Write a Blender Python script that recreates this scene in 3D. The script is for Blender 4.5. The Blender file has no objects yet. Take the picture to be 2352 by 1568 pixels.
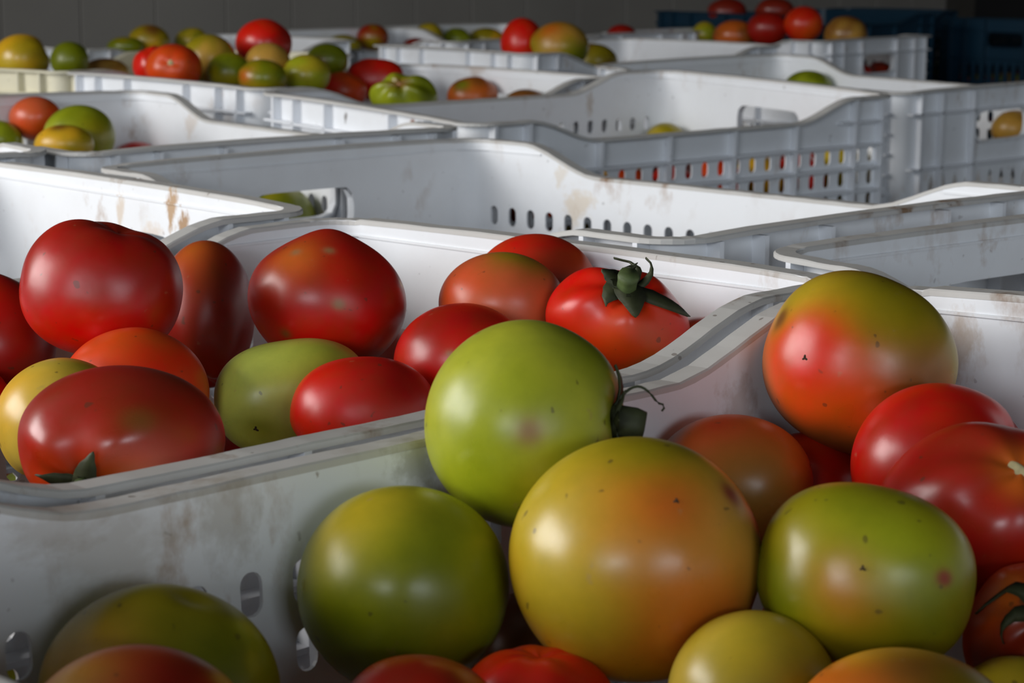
import bpy, math, random
from mathutils import Vector, Matrix, noise
import numpy as np
PI = math.pi
C = bpy.context.scene.collection
sc = bpy.context.scene

# ------------------------------------------------------------------ camera
F_PX, PITCH, ROLL, CAM_H, DROP, S1, S2, LEN, WID, CROWN = [4814.433268, 0.182446, 0.004963, 0.135112, 0.020766, 0.064943, 0.146946, 0.539653, 0.355087, 0.001903]
RIM = 0.31                       # crate height
CAMZ = CAM_H + RIM               # camera above the floor (z = 0)
cam_d = bpy.data.cameras.new('camera')
cam = bpy.data.objects.new('camera', cam_d); C.objects.link(cam)
cam_d.sensor_width = 36.0
cam_d.lens = F_PX / 2352 * 36
cam_d.clip_start = 0.01; cam_d.clip_end = 60
CAMR = Matrix.Rotation(PI / 2 - PITCH, 3, 'X') @ Matrix.Rotation(ROLL, 3, 'Z')
cam.rotation_euler = CAMR.to_euler()
cam.location = (0, 0, CAMZ)
cam_d.dof.use_dof = True
cam_d.dof.focus_distance = 0.86
cam_d.dof.aperture_fstop = 27
sc.camera = cam
CR_ = CAMR @ Vector((1, 0, 0)); CU_ = CAMR @ Vector((0, 1, 0)); CB_ = CAMR @ Vector((0, 0, 1))

# ------------------------------------------------------------------ light
sc.view_settings.view_transform = 'Standard'
sc.view_settings.look = 'None'
sc.view_settings.gamma = 1.0
sc.view_settings.use_curve_mapping = False
sc.view_settings.exposure = 0.0
w = bpy.data.worlds.new('world'); sc.world = w; w.use_nodes = True
w.node_tree.nodes['Background'].inputs[0].default_value = (0.62, 0.78, 1.0, 1)
w.node_tree.nodes['Background'].inputs[1].default_value = 1.0

def area(name, loc, aim, sx, sy, power, col, spread=180):
    l = bpy.data.lights.new(name, 'AREA'); l.shape = 'RECTANGLE'; l.size = sx; l.size_y = sy
    l.energy = power; l.color = col; l.spread = math.radians(spread)
    o = bpy.data.objects.new(name, l); C.objects.link(o); o.location = loc
    o.rotation_euler = (Vector(aim) - Vector(loc)).to_track_quat('-Z', 'Y').to_euler()
    return o
XL, YB, XR, ZC = -2.25, -3.2, 3.4, 2.6
# daylight through the loading door on the left, and through the window strip behind the camera
area('door_daylight', (XL - 0.02, 0.62, CAMZ + 0.60), (0, 0.62, CAMZ + 0.60), 1.8, 1.0, 64, (1.0, 0.97, 0.93))
area('window_daylight', (-1.45, YB - 0.02, CAMZ + 0.72), (-1.45, 0, CAMZ + 0.72), 1.5, 0.6, 44, (0.88, 0.94, 1.0))
area('window_daylight', (1.75, YB - 0.02, CAMZ + 0.72), (1.75, 0, CAMZ + 0.72), 1.5, 0.6, 32, (0.84, 0.92, 1.0))

# ------------------------------------------------------------------ materials
def lin(c):
    r = []
    for v in c:
        v = v / 255
        r.append(v / 12.92 if v <= .04045 else ((v + .055) / 1.055) ** 2.4)
    return tuple(r) + (1,)
def new_mat(name):
    m = bpy.data.materials.new(name); m.use_nodes = True
    nt = m.node_tree; return m, nt, nt.nodes['Principled BSDF']
def N(nt, t, **k):
    n = nt.nodes.new(t)
    for a, b in k.items(): setattr(n, a, b)
    return n
def ramp(nt, p0, p1, c0=(0, 0, 0, 1), c1=(1, 1, 1, 1)):
    r = N(nt, 'ShaderNodeValToRGB'); e = r.color_ramp.elements
    e[0].position = p0; e[1].position = p1; e[0].color = c0; e[1].color = c1
    return r
def mixc(nt, fac, a, b):
    m = N(nt, 'ShaderNodeMix', data_type='RGBA'); 
    for s, v in ((m.inputs[0], fac), (m.inputs[6], a), (m.inputs[7], b)):
        if hasattr(v, 'is_linked') or hasattr(v, 'links'): nt.links.new(v, s)
        else: s.default_value = v
    return m.outputs[2]
def noise_n(nt, vec, scale, detail=3, rough=.55):
    n = N(nt, 'ShaderNodeTexNoise'); n.inputs['Scale'].default_value = scale
    n.inputs['Detail'].default_value = detail; n.inputs['Roughness'].default_value = rough
    nt.links.new(vec, n.inputs['Vector']); return n.outputs['Fac']

STAINS = []
def plane_hit(px, py, k, side, off):
    """where the ray of a photo pixel meets a crate wall: used only to place stains on the plastic"""
    x, y, a, z, tx, ty = CRATES[k]; ca, sa_ = math.cos(a), math.sin(a)
    n = Vector((ca, sa_, 0)) if side[0] == 'X' else Vector((-sa_, ca, 0)); s_ = 1 if side[1] == '+' else -1
    u = (px - 1176) / F_PX; v = (784 - py) / F_PX; d = CR_ * u + CU_ * v - CB_
    p0 = Vector((x, y, 0)) + n * s_ * off
    t = (p0 - Vector((0, 0, 0))).dot(n) / d.dot(n)
    q = d * t + Vector((0, 0, CAMZ)); return (q.x, q.y, q.z)
CRATES = {'A': [0.08334, 0.55849, 0.75744, 0.00432, 0.01255, -0.04145], 'B': [-0.16325, 0.8379, 0.7781, -0.00672, 0.00707, -0.01172], 'C': [-0.42079, 1.0945, 0.77743, -0.00272, -0.00168, 0.00619], 'D': [0.42031, 0.90525, -0.90635, -0.00756, -0.0117, 0.0048], 'E': [0.0244, 1.33584, -0.81956, -0.00457, 0.00744, 0.00257], 'F': [0.06752, 2.07361, 0.6668, 0.00163, 0.01083, 0.02768], 'G': [-0.34069, 1.78884, -0.89024, -0.00176, -0.00417, 0.00717], 'H': [-0.1882, 2.39338, 0.78957, 0.00053, -0.01695, 0.00698], 'M': [0.39908, 2.62846, -0.90737, -0.0054, -0.01402, 0.01782], 'J': [-0.50204, 2.68203, 0.97576, 0.00191, 0.0011, -0.013], 'Q': [-0.557, 3.304, 0.78, 0, 0, 0], 'L': [0.1, 3.18, 0.72, 0.002, -0.004, 0], 'P': [0.472, 3.992, -0.8, -0.009, 0, 0.006], 'T': [0.04, 3.92, -0.8, 0, 0, 0], 'V': [-0.62256, 1.55945, -0.8902, 0.00303, -0.02166, 0.0084], 'U': [0.61012, 4.57476, 0.68259, 0.01634, -0.00435, 0.00482], 'W': [0.80233, 5.19556, 0.8117, 0.00355, 0.0009, -0.0006], 'N': [-0.154, 3.592, -0.807, 0.002, 0, 0], 'Y': [1.27, 4.86, 0.8, 0, 0, 0]}
for (px, py, k, sd, rad, sx, sz, col, st_) in (
        (398, 470, 'C', 'X+', .012, .55, 1.3, (.42, .24, .09, 1), .85), (425, 515, 'C', 'X+', .010, .6, 1.2, (.36, .20, .08, 1), .9), (280, 480, 'C', 'X+', .010, .5, 1.5, (.55, .38, .2, 1), .5),
        (350, 540, 'C', 'X+', .012, 1, 1, (.6, .42, .25, 1), .4), (718, 1093, 'A', 'Y+', .0030, .7, 1.3, (.16, .08, .02, 1), .95), (250, 1260, 'A', 'Y+', .022, 1.2, .7, (.30, .24, .17, 1), .28),
        (130, 1210, 'A', 'Y+', .016, 1.2, .6, (.32, .24, .17, 1), .28), (520, 1180, 'A', 'Y+', .018, .8, 1.1, (.32, .27, .2, 1), .4), (950, 1060, 'A', 'Y+', .016, .8, .9, (.28, .27, .2, 1), .5),
        (1330, 470, 'E', 'Y+', .016, 1.1, 1, (.62, .48, .3, 1), .5), (1290, 400, 'E', 'Y+', .010, .8, 1, (.62, .5, .34, 1), .4), (2210, 790, 'A', 'X+', .010, .9, 1.6, (.45, .33, .22, 1), .5),
        (1690, 930, 'A', 'Y+', .012, 1, 1.3, (.42, .28, .2, 1), .45), (948, 280, 'F', 'X-', .004, 1, 1, (.25, .08, .02, 1), .9), (795, 268, 'F', 'X-', .003, 1, 2, (.08, .05, .03, 1), .8),
        (1355, 235, 'F', 'Y+', .010, .6, 1.6, (.4, .27, .16, 1), .5), (440, 285, 'G', 'Y+', .014, 1, 1, (.55, .42, .3, 1), .4), (1100, 150, 'H', 'X+', .02, 1.2, 1, (.45, .33, .24, 1), .45)):
    STAINS.append((plane_hit(px, py, k, sd, (LEN if sd[0] == 'X' else WID) / 2 - .010), rad, sx, sz, col, st_))
def plastic(name, base, dirt, amount=1.0, rough=.38):
    m, nt, b = new_mat(name)
    tc = N(nt, 'ShaderNodeTexCoord'); geo = N(nt, 'ShaderNodeNewGeometry')
    pos = geo.outputs['Position']
    # brown produce smudges, vertical streaks and scuffing, fixed to the crate's place
    mp = N(nt, 'ShaderNodeMapping'); nt.links.new(pos, mp.inputs['Vector']); mp.inputs['Scale'].default_value = (1, 1, .6)
    a1 = ramp(nt, .55, .74); nt.links.new(noise_n(nt, mp.outputs[0], 52, 5, .62), a1.inputs[0])
    a2 = ramp(nt, .50, .68); nt.links.new(noise_n(nt, pos, 9, 2), a2.inputs[0])
    mu = N(nt, 'ShaderNodeMath', operation='MULTIPLY'); nt.links.new(a1.outputs[0], mu.inputs[0]); nt.links.new(a2.outputs[0], mu.inputs[1])
    mu2 = N(nt, 'ShaderNodeMath', operation='MULTIPLY'); nt.links.new(mu.outputs[0], mu2.inputs[0]); mu2.inputs[1].default_value = .8 * amount
    a3 = ramp(nt, .45, .75); nt.links.new(noise_n(nt, pos, 26, 4, .6), a3.inputs[0])
    mu3 = N(nt, 'ShaderNodeMath', operation='MULTIPLY'); nt.links.new(a3.outputs[0], mu3.inputs[0]); mu3.inputs[1].default_value = .22 * amount
    c1 = mixc(nt, mu3.outputs[0], base, tuple(base[i] * .72 + dirt[i] * .2 for i in range(3)) + (1,))
    c2 = mixc(nt, mu2.outputs[0], c1, dirt)
    # small dark specks
    a4 = ramp(nt, .755, .78); nt.links.new(noise_n(nt, pos, 160, 1), a4.inputs[0])
    mu4 = N(nt, 'ShaderNodeMath', operation='MULTIPLY'); nt.links.new(a4.outputs[0], mu4.inputs[0]); mu4.inputs[1].default_value = .30 * amount
    c3 = mixc(nt, mu4.outputs[0], c2, (.09, .055, .035, 1))
    # individual stains at fixed places in the room (drips below a handle, a dried drop)
    for (px, py, pz), rad, sx, sz, col, st_ in STAINS:
        sub = N(nt, 'ShaderNodeVectorMath', operation='SUBTRACT'); nt.links.new(pos, sub.inputs[0]); sub.inputs[1].default_value = (px, py, pz)
        mpp = N(nt, 'ShaderNodeVectorMath', operation='MULTIPLY'); nt.links.new(sub.outputs[0], mpp.inputs[0]); mpp.inputs[1].default_value = (1 / (rad * sx), 1 / (rad * sx), 1 / (rad * sz))
        ln = N(nt, 'ShaderNodeVectorMath', operation='LENGTH'); nt.links.new(mpp.outputs[0], ln.inputs[0])
        nn = noise_n(nt, mpp.outputs[0], 1.7, 4, .6)
        ad = N(nt, 'ShaderNodeMath', operation='MULTIPLY_ADD'); nt.links.new(nn, ad.inputs[0]); ad.inputs[1].default_value = -2.4; nt.links.new(ln.outputs['Value'], ad.inputs[2])
        rp = ramp(nt, 0, 1, (st_, st_, st_, 1), (0, 0, 0, 1)); mr = N(nt, 'ShaderNodeMapRange'); nt.links.new(ad.outputs[0], mr.inputs[0])
        mr.inputs[1].default_value = -.75; mr.inputs[2].default_value = -.15; nt.links.new(mr.outputs[0], rp.inputs[0])
        c3 = mixc(nt, rp.outputs[0], c3, col)
    nt.links.new(c3, b.inputs['Base Color'])
    b.inputs['Roughness'].default_value = rough
    b.inputs['Specular IOR Level'].default_value = .45
    bp = N(nt, 'ShaderNodeBump'); bp.inputs['Strength'].default_value = .12; bp.inputs['Distance'].default_value = .0006
    nt.links.new(noise_n(nt, pos, 220, 3), bp.inputs['Height']); nt.links.new(bp.outputs[0], b.inputs['Normal'])
    return m
DIRT = (.33, .19, .09, 1)
M_WHITE = plastic('white_crate_plastic', (.80, .82, .85, 1), DIRT)
M_RIM = plastic('scuffed_rim_plastic', (.54, .53, .51, 1), (.24, .15, .09, 1), 1.9, .5)
M_RIB = plastic('white_rib_plastic', (.80, .82, .86, 1), DIRT, .6)
M_CREAM = plastic('yellowed_crate_plastic', (.72, .68, .52, 1), (.2, .15, .09, 1), 1.4)
M_BLUE = plastic('blue_crate_plastic', (.003, .028, .055, 1), (.03, .03, .03, 1), .5)

def simple(name, col, rough=.6, spec=.4):
    m, nt, b = new_mat(name)
    tc = N(nt, 'ShaderNodeTexCoord')
    f = ramp(nt, .3, .7); nt.links.new(noise_n(nt, tc.outputs['Object'], 180, 4), f.inputs[0])
    nt.links.new(mixc(nt, f.outputs[0], tuple(v * .7 for v in col[:3]) + (1,), tuple(min(1, v * 1.25) for v in col[:3]) + (1,)), b.inputs['Base Color'])
    b.inputs['Roughness'].default_value = rough; b.inputs['Specular IOR Level'].default_value = spec
    return m
M_SEPAL = simple('dark_green_sepal', (.034, .040, .014, 1), .65)
M_STEM = simple('green_stem', (.07, .10, .03, 1), .6)
M_SCAR = simple('brown_corky_scar', (.16, .10, .05, 1), .9)
M_PALE = simple('pale_stem_scar', (.50, .42, .22, 1), .8)

def skin():
    m, nt, b = new_mat('tomato_skin')
    at = N(nt, 'ShaderNodeAttribute', attribute_name='ripeness')
    tc = N(nt, 'ShaderNodeTexCoord'); oi = N(nt, 'ShaderNodeObjectInfo')
    add = N(nt, 'ShaderNodeVectorMath', operation='ADD'); nt.links.new(tc.outputs['Object'], add.inputs[0])
    sc_ = N(nt, 'ShaderNodeVectorMath', operation='SCALE'); nt.links.new(oi.outputs['Location'], sc_.inputs[0]); sc_.inputs['Scale'].default_value = 7.0
    nt.links.new(sc_.outputs[0], add.inputs[1]); v = add.outputs[0]
    # mottled ripening, pale pin-prick lenticels, few dark specks
    f1 = ramp(nt, .35, .7); nt.links.new(noise_n(nt, v, 70, 5, .6), f1.inputs[0])
    hs = N(nt, 'ShaderNodeHueSaturation'); nt.links.new(at.outputs['Color'], hs.inputs['Color']); hs.inputs['Value'].default_value = .84; hs.inputs['Hue'].default_value = .506
    c = mixc(nt, f1.outputs[0], at.outputs['Color'], hs.outputs[0])
    f2 = ramp(nt, .735, .77); nt.links.new(noise_n(nt, v, 190, 1), f2.inputs[0])
    k2 = N(nt, 'ShaderNodeMath', operation='MULTIPLY'); nt.links.new(f2.outputs[0], k2.inputs[0]); k2.inputs[1].default_value = .55
    c = mixc(nt, k2.outputs[0], c, (.05, .03, .012, 1))
    f3 = ramp(nt, .70, .78); nt.links.new(noise_n(nt, v, 120, 3), f3.inputs[0])
    k3 = N(nt, 'ShaderNodeMath', operation='MULTIPLY'); nt.links.new(f3.outputs[0], k3.inputs[0]); k3.inputs[1].default_value = .35
    c = mixc(nt, k3.outputs[0], c, (.35, .22, .10, 1))
    nt.links.new(c, b.inputs['Base Color'])
    # dusty patches are rougher
    fr = N(nt, 'ShaderNodeMapRange'); nt.links.new(noise_n(nt, v, 45, 3), fr.inputs[0])
    fr.inputs[1].default_value = .3; fr.inputs[2].default_value = .75; fr.inputs[3].default_value = .27; fr.inputs[4].default_value = .44
    nt.links.new(fr.outputs[0], b.inputs['Roughness'])
    b.inputs['Specular IOR Level'].default_value = .5
    b.inputs['Subsurface Weight'].default_value = .08
    b.inputs['Subsurface Radius'].default_value = (1.0, .35, .12)
    b.inputs['Subsurface Scale'].default_value = .004
    bp = N(nt, 'ShaderNodeBump'); bp.inputs['Strength'].default_value = .10; bp.inputs['Distance'].default_value = .0006
    nt.links.new(noise_n(nt, v, 130, 4), bp.inputs['Height']); nt.links.new(bp.outputs[0], b.inputs['Normal'])
    return m
M_SKIN = skin()

def matte(name, col, var=.12, scale=4, rough=.8):
    m, nt, b = new_mat(name)
    geo = N(nt, 'ShaderNodeNewGeometry')
    f = ramp(nt, .3, .7); nt.links.new(noise_n(nt, geo.outputs['Position'], scale, 5), f.inputs[0])
    nt.links.new(mixc(nt, f.outputs[0], tuple(v * (1 - var) for v in col) + (1,), tuple(v * (1 + var) for v in col) + (1,)), b.inputs['Base Color'])
    b.inputs['Roughness'].default_value = rough
    return m
M_WALL = matte('painted_wall', (.34, .33, .31)); M_TILE = matte('grey_beige_tile', (.37, .345, .31), .06, 3, .45)
M_GROUT = matte('dark_grout', (.10, .09, .075)); M_FLOOR = matte('concrete_floor', (.16, .16, .155)); M_CEIL = matte('dark_ceiling', (.06, .06, .06))
M_DIM = matte('dim_wall', (.16, .155, .15)); M_DARK = matte('far_corner_shade', (.004, .004, .005))  # M_DARK: deep shade of the far right corner, put into the wall colour

# ------------------------------------------------------------------ helpers
def mesh_obj(name, verts, faces, mat, parent=None, smooth=False, link=True):
    me = bpy.data.meshes.new(name); me.from_pydata([tuple(v) for v in verts], [], faces); me.update()
    if mat: me.materials.append(mat)
    if smooth: me.shade_smooth()
    o = bpy.data.objects.new(name, me)
    if link: C.objects.link(o)
    if parent: o.parent = parent
    return o
def tag(o, label=None, cat=None, group=None, kind=None):
    if label: o['label'] = label
    if cat: o['category'] = cat
    if group: o['group'] = group
    if kind: o['kind'] = kind
    return o
class MB:
    def __init__(s): s.v = []; s.f = []
    def add(s, v, f):
        n = len(s.v); s.v += [tuple(p) for p in v]; s.f += [tuple(i + n for i in q) for q in f]
    def box(s, x0, x1, y0, y1, z0, z1):
        s.add([(x, y, z) for x in (x0, x1) for y in (y0, y1) for z in (z0, z1)],
              [(0, 1, 3, 2), (4, 6, 7, 5), (0, 4, 5, 1), (2, 3, 7, 6), (0, 2, 6, 4), (1, 5, 7, 3)])
    def obj(s, name, mat, parent=None, smooth=False): return mesh_obj(name, s.v, s.f, mat, parent, smooth)
def box_obj(name, b, mat, parent=None):
    m = MB(); m.box(*b); return m.obj(name, mat, parent)

# ------------------------------------------------------------------ room
tag(box_obj('floor', (XL - .2, XR + .2, YB - .2, 9, -.1, 0), M_FLOOR), kind='structure')
tag(box_obj('ceiling', (XL - .2, XR + .2, YB - .2, 9, ZC, ZC + .1), M_CEIL), kind='structure')
def wall_open(name, axis, pos, a0, a1, o0, o1, z0, z1, mat):
    """wall in plane axis=pos spanning a0..a1 with an opening o0..o1 x z0..z1"""
    m = MB(); t = .12
    for (p, q, r, s) in ((a0, o0, 0, ZC), (o1, a1, 0, ZC), (o0, o1, 0, z0), (o0, o1, z1, ZC)):
        if q - p < .01 or s - r < .01: continue
        if axis == 'x': m.box(pos - t, pos, p, q, r, s)
        else: m.box(p, q, pos - t, pos, r, s)
    return tag(m.obj(name, mat), kind='structure')
wall_open('wall_left', 'x', XL, YB, 3.5, -.28, 1.52, CAMZ + .09, CAMZ + 1.12, M_WALL)
def wall_two(name, pos, a0, a1, holes, z0, z1, mat):
    m = MB(); t = .12; x = a0
    for o0, o1 in holes:
        m.box(x, o0, pos - t, pos, 0, ZC); m.box(o0, o1, pos - t, pos, 0, z0); m.box(o0, o1, pos - t, pos, z1, ZC); x = o1
    m.box(x, a1, pos - t, pos, 0, ZC)
    return tag(m.obj(name, mat), kind='structure')
wall_two('wall_front', YB, XL - .12, XR + .12, ((-2.2, -.7), (1.0, 2.5)), CAMZ + .42, CAMZ + 1.02, M_WALL)
# the tiled wall runs away to the right at about 45 degrees, parallel to the crates
WD = Vector((math.sqrt(.5), math.sqrt(.5), 0)); WN = Vector((math.sqrt(.5), -math.sqrt(.5), 0)); W0 = Vector((-.961, 4.70, 0))
wb = MB()
def wpt(s, n, z): p = W0 + WD * s + WN * n; return (p.x, p.y, z)
sa, sb = -2.4, 3.58
wb.add([wpt(s, n, z) for s in (sa, sb) for n in (-.12, 0) for z in (0, ZC)], [(0, 1, 3, 2), (4, 6, 7, 5), (0, 4, 5, 1), (2, 3, 7, 6), (0, 2, 6, 4), (1, 5, 7, 3)])
wall_back = tag(wb.obj('wall_back', M_GROUT), kind='structure')
TW, TH = .2003, .30
tm = MB(); g = .0018; e = .0008
# a tile with a small chamfer
tv = [(g, 0, g), (TW - g, 0, g), (TW - g, 0, TH - g), (g, 0, TH - g), (g, -.0012, g), (TW - g, -.0012, g), (TW - g, -.0012, TH - g), (g, -.0012, TH - g),
      (g + e, -.0022, g + e), (TW - g - e, -.0022, g + e), (TW - g - e, -.0022, TH - g - e), (g + e, -.0022, TH - g - e)]
tf = [(0, 1, 5, 4), (1, 2, 6, 5), (2, 3, 7, 6), (3, 0, 4, 7), (4, 5, 9, 8), (5, 6, 10, 9), (6, 7, 11, 10), (7, 4, 8, 11), (8, 9, 10, 11)]
tile0 = None; rng = random.Random(4)
for row in range(4):
    for k in range(-11, 17):
        if tile0 is None: tile0 = mesh_obj('tile', tv, tf, M_TILE, wall_back); t_ = tile0
        else: t_ = tile0.copy(); C.objects.link(t_)
        p = W0 + WD * (k * TW) + WN * rng.uniform(0, .0008)
        t_.location = (p.x, p.y, -.08 + .0 + row * TH if row else -.08 + 0); t_.rotation_euler = (0, 0, PI / 4)
        if row == 0: t_.scale = (1, 1, .73); t_.location.z = .001
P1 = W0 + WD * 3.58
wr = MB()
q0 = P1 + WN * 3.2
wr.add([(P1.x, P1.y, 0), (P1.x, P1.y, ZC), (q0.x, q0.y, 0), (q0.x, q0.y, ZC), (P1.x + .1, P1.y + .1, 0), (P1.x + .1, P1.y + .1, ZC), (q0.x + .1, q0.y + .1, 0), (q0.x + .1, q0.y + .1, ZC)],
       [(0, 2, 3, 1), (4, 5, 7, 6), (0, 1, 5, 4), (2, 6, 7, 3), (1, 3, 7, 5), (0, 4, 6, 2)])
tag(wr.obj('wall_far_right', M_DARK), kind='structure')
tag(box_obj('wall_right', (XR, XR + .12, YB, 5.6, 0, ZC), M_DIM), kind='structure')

# ------------------------------------------------------------------ crates
HL, HW = LEN / 2, WID / 2
TI, TO = .0110, .0094             # inner and outer face of the wall sheet, measured in from the rim's outer edge
PITCH_S = .0205
RC = .030                        # outer corner radius
def sstep(t): t = max(0, min(1, t)); return t * t * (3 - 2 * t)
def top_long(x):                 # rim height along a long side
    e = HL - abs(x)
    return -DROP * sstep((e - S1) / (S2 - S1))
def top_short(y):
    fr = (y + HW) / WID
    return CROWN * 4 * fr * (1 - fr)
ZB = -RIM
def rr_hit(cx, cz, hx, hz, r, ang):
    """distance along a ray from the centre to a rounded rectangle"""
    c, s = math.cos(ang), math.sin(ang); lo, hi = 0, hx + hz
    for _ in range(26):
        t = (lo + hi) / 2; x, z = abs(c * t), abs(s * t)
        qx, qz = x - (hx - r), z - (hz - r)
        d = math.hypot(max(qx, 0), max(qz, 0)) + min(max(qx, qz), 0) - r
        if d > 0: hi = t
        else: lo = t
    return cx + c * lo, cz + s * lo
class Panel:
    """flat wall sheet in (u,z) with thickness; place(u,z,depth)->xyz"""
    def __init__(s, place): s.place = place; s.m = MB()
    def quadstrip(s, us, zlo, zhi):
        n = len(us); v = []
        for d in (0, 1):
            for u in us: v.append(s.place(u, zlo(u), d)); v.append(s.place(u, zhi(u), d))
        f = []
        for i in range(n - 1):
            a = 2 * i; f.append((a, a + 1, a + 3, a + 2)); b = a + 2 * n; f.append((b, b + 2, b + 3, b + 1))
        s.m.add(v, f)
    def cell(s, u0, u1, z0, z1, hx, hz, r, cx=None, nseg=20):
        cu = (u0 + u1) / 2 if cx is None else cx; cz = (z0 + z1) / 2
        angs = sorted([math.atan2(b - cz, a - cu) for a in (u0, u1) for b in (z0, z1)] + [-PI + 2 * PI * (i + .5) / nseg for i in range(nseg)])
        n = len(angs); v = []
        for d in (0, 1):
            for a in angs:
                c, q = math.cos(a), math.sin(a)
                t = min(((u1 - cu) if c > 0 else (u0 - cu)) / c if abs(c) > 1e-9 else 9, ((z1 - cz) if q > 0 else (z0 - cz)) / q if abs(q) > 1e-9 else 9)
                v.append(s.place(cu + c * t, cz + q * t, d)); x, z = rr_hit(cu, cz, hx, hz, r, a); v.append(s.place(x, z, d))
        f = []
        for i in range(n):
            j = (i + 1) % n
            f.append((2 * i, 2 * i + 1, 2 * j + 1, 2 * j)); o = 2 * n
            f.append((o + 2 * i, o + 2 * j, o + 2 * j + 1, o + 2 * i + 1))
            f.append((2 * i + 1, o + 2 * i + 1, o + 2 * j + 1, 2 * j + 1))
        s.m.add(v, f)

def long_wall(sgn):
    place = lambda u, z, d: (u, sgn * (HW - (TI if d == 0 else TO)), z)
    p = Panel(place); e = HL - RC
    us = sorted(set([-e, e] + [i * e / 40 for i in range(-40, 41)]))
    p.quadstrip(us, lambda u: -.050, lambda u: top_long(u) - .001)
    z = -.050; row = 0
    while z > -.27:
        z1 = z - .0165
        ks = range(-12, 12); uL = -12 * PITCH_S; uR = 12 * PITCH_S
        for k in ks: p.cell(k * PITCH_S, (k + 1) * PITCH_S, z1, z, .0042, .0073, .0041, nseg=24 if row < 2 else 12)
        # margins beyond the slots are covered by the corner posts
        p.quadstrip([uR - .0001, e + .0004] if e > uR else [e - .0002, e], lambda u: z1, lambda u: z)
        p.quadstrip([-e - .0004, uL + .0001] if e > uR else [-e, -e + .0002], lambda u: z1, lambda u: z)
        p.quadstrip([-e, e], lambda u: z1 - .006, lambda u: z1)
        z = z1 - .006; row += 1
    p.quadstrip([-e, e], lambda u: ZB, lambda u: z)
    # moulded ridge just under the high part of the rim, inside
    for a in (-1, 1):
        x0, x1 = a * (HL - RC), a * (HL - S1 - .022)
        m = MB(); lo, hi = min(x0, x1), max(x0, x1)
        ya, yb = sorted((sgn * (HW - TI), sgn * (HW - TI - .0012)))
        p.m.box(lo, hi, ya, yb, -.0088, -.0075)
    return p.m
def short_wall(sgn):
    place = lambda u, z, d: (sgn * (HL - (TI if d == 0 else TO)), u, z)
    p = Panel(place); e = HW - RC
    us = [i * e / 12 for i in range(-12, 13)]
    p.quadstrip(us, lambda u: -.0225, lambda u: top_short(u) - .001)
    hw = .062
    p.quadstrip([-e, -hw], lambda u: -.0675, lambda u: -.0225); p.quadstrip([hw, e], lambda u: -.0675, lambda u: -.0225)
    p.cell(-hw, hw, -.0675, -.0225, .046, .0165, .011, nseg=40)
    p.quadstrip([-e, e], lambda u: -.092, lambda u: -.0675)
    z = -.092
    for h in (.048, .048, .048):
        n = 6
        for k in range(-n, n): p.cell(k * PITCH_S, (k + 1) * PITCH_S, z - h - .004, z, .0045, h / 2, .0044, nseg=14)
        p.quadstrip([n * PITCH_S, e], lambda u: z - h - .004, lambda u: z); p.quadstrip([-e, -n * PITCH_S], lambda u: z - h - .004, lambda u: z)
        z -= h + .004; z0 = z
        p.quadstrip([-e, e], lambda u: z0 - .006, lambda u: z0); z -= .006
    p.quadstrip([-e, e], lambda u: ZB, lambda u: z)
    xa, xb = sorted((sgn * (HL - TI), sgn * (HL - TI - .0012)))
    p.m.box(xa, xb, -e, e, -.0088, -.0075)
    # the handle opening has a thick rolled lip on the inside
    ring = [rr_hit(0, -.045, .046, .0165, .011, 2 * PI * i / 40) for i in range(40)]
    ring2 = [rr_hit(0, -.045, .0485, .019, .0135, 2 * PI * i / 40) for i in range(40)]
    v = []; dd = HL - TO
    for (a, b), (c, d_) in zip(ring, ring2):
        v += [(sgn * dd, a, b), (sgn * (dd + .0065), a, b), (sgn * (dd + .0065), c, d_), (sgn * dd, c, d_)]
    f = []
    for i in range(40):
        j = (i + 1) % 40
        for k in range(3): f.append((4 * i + k, 4 * i + k + 1, 4 * j + k + 1, 4 * j + k))
    p.m.add(v, f)
    return p.m
def corner(sx, sy):
    m = MB(); n = 8
    cx, cy = sx * (HL - RC), sy * (HW - RC); v = []
    for d in (RC - TI, RC - TO):
        for i in range(n + 1):
            a = PI / 2 * i / n
            x, y = cx + sx * d * math.cos(a), cy + sy * d * math.sin(a)
            v.append((x, y, ZB)); v.append((x, y, -.0002))
    o = 2 * (n + 1); f = []
    for i in range(n):
        a = 2 * i; f.append((a, a + 1, a + 3, a + 2)); f.append((a + o, a + o + 2, a + o + 3, a + o + 1))
    m.add(v, f)
    v = []; f = []
    for i in range(n + 1):       # ridge continues round the corner
        a = PI / 2 * i / n
        for dd in (RC - TI, RC - TI - .0012):
            for z in (-.0088, -.0075): v.append((cx + sx * dd * math.cos(a), cy + sy * dd * math.sin(a), z))
    for i in range(n):
        a = 4 * i; f += [(a + 2, a + 3, a + 7, a + 6), (a + 1, a + 5, a + 7, a + 3), (a, a + 2, a + 6, a + 4)]
    m.add(v, f)
    return m
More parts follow.
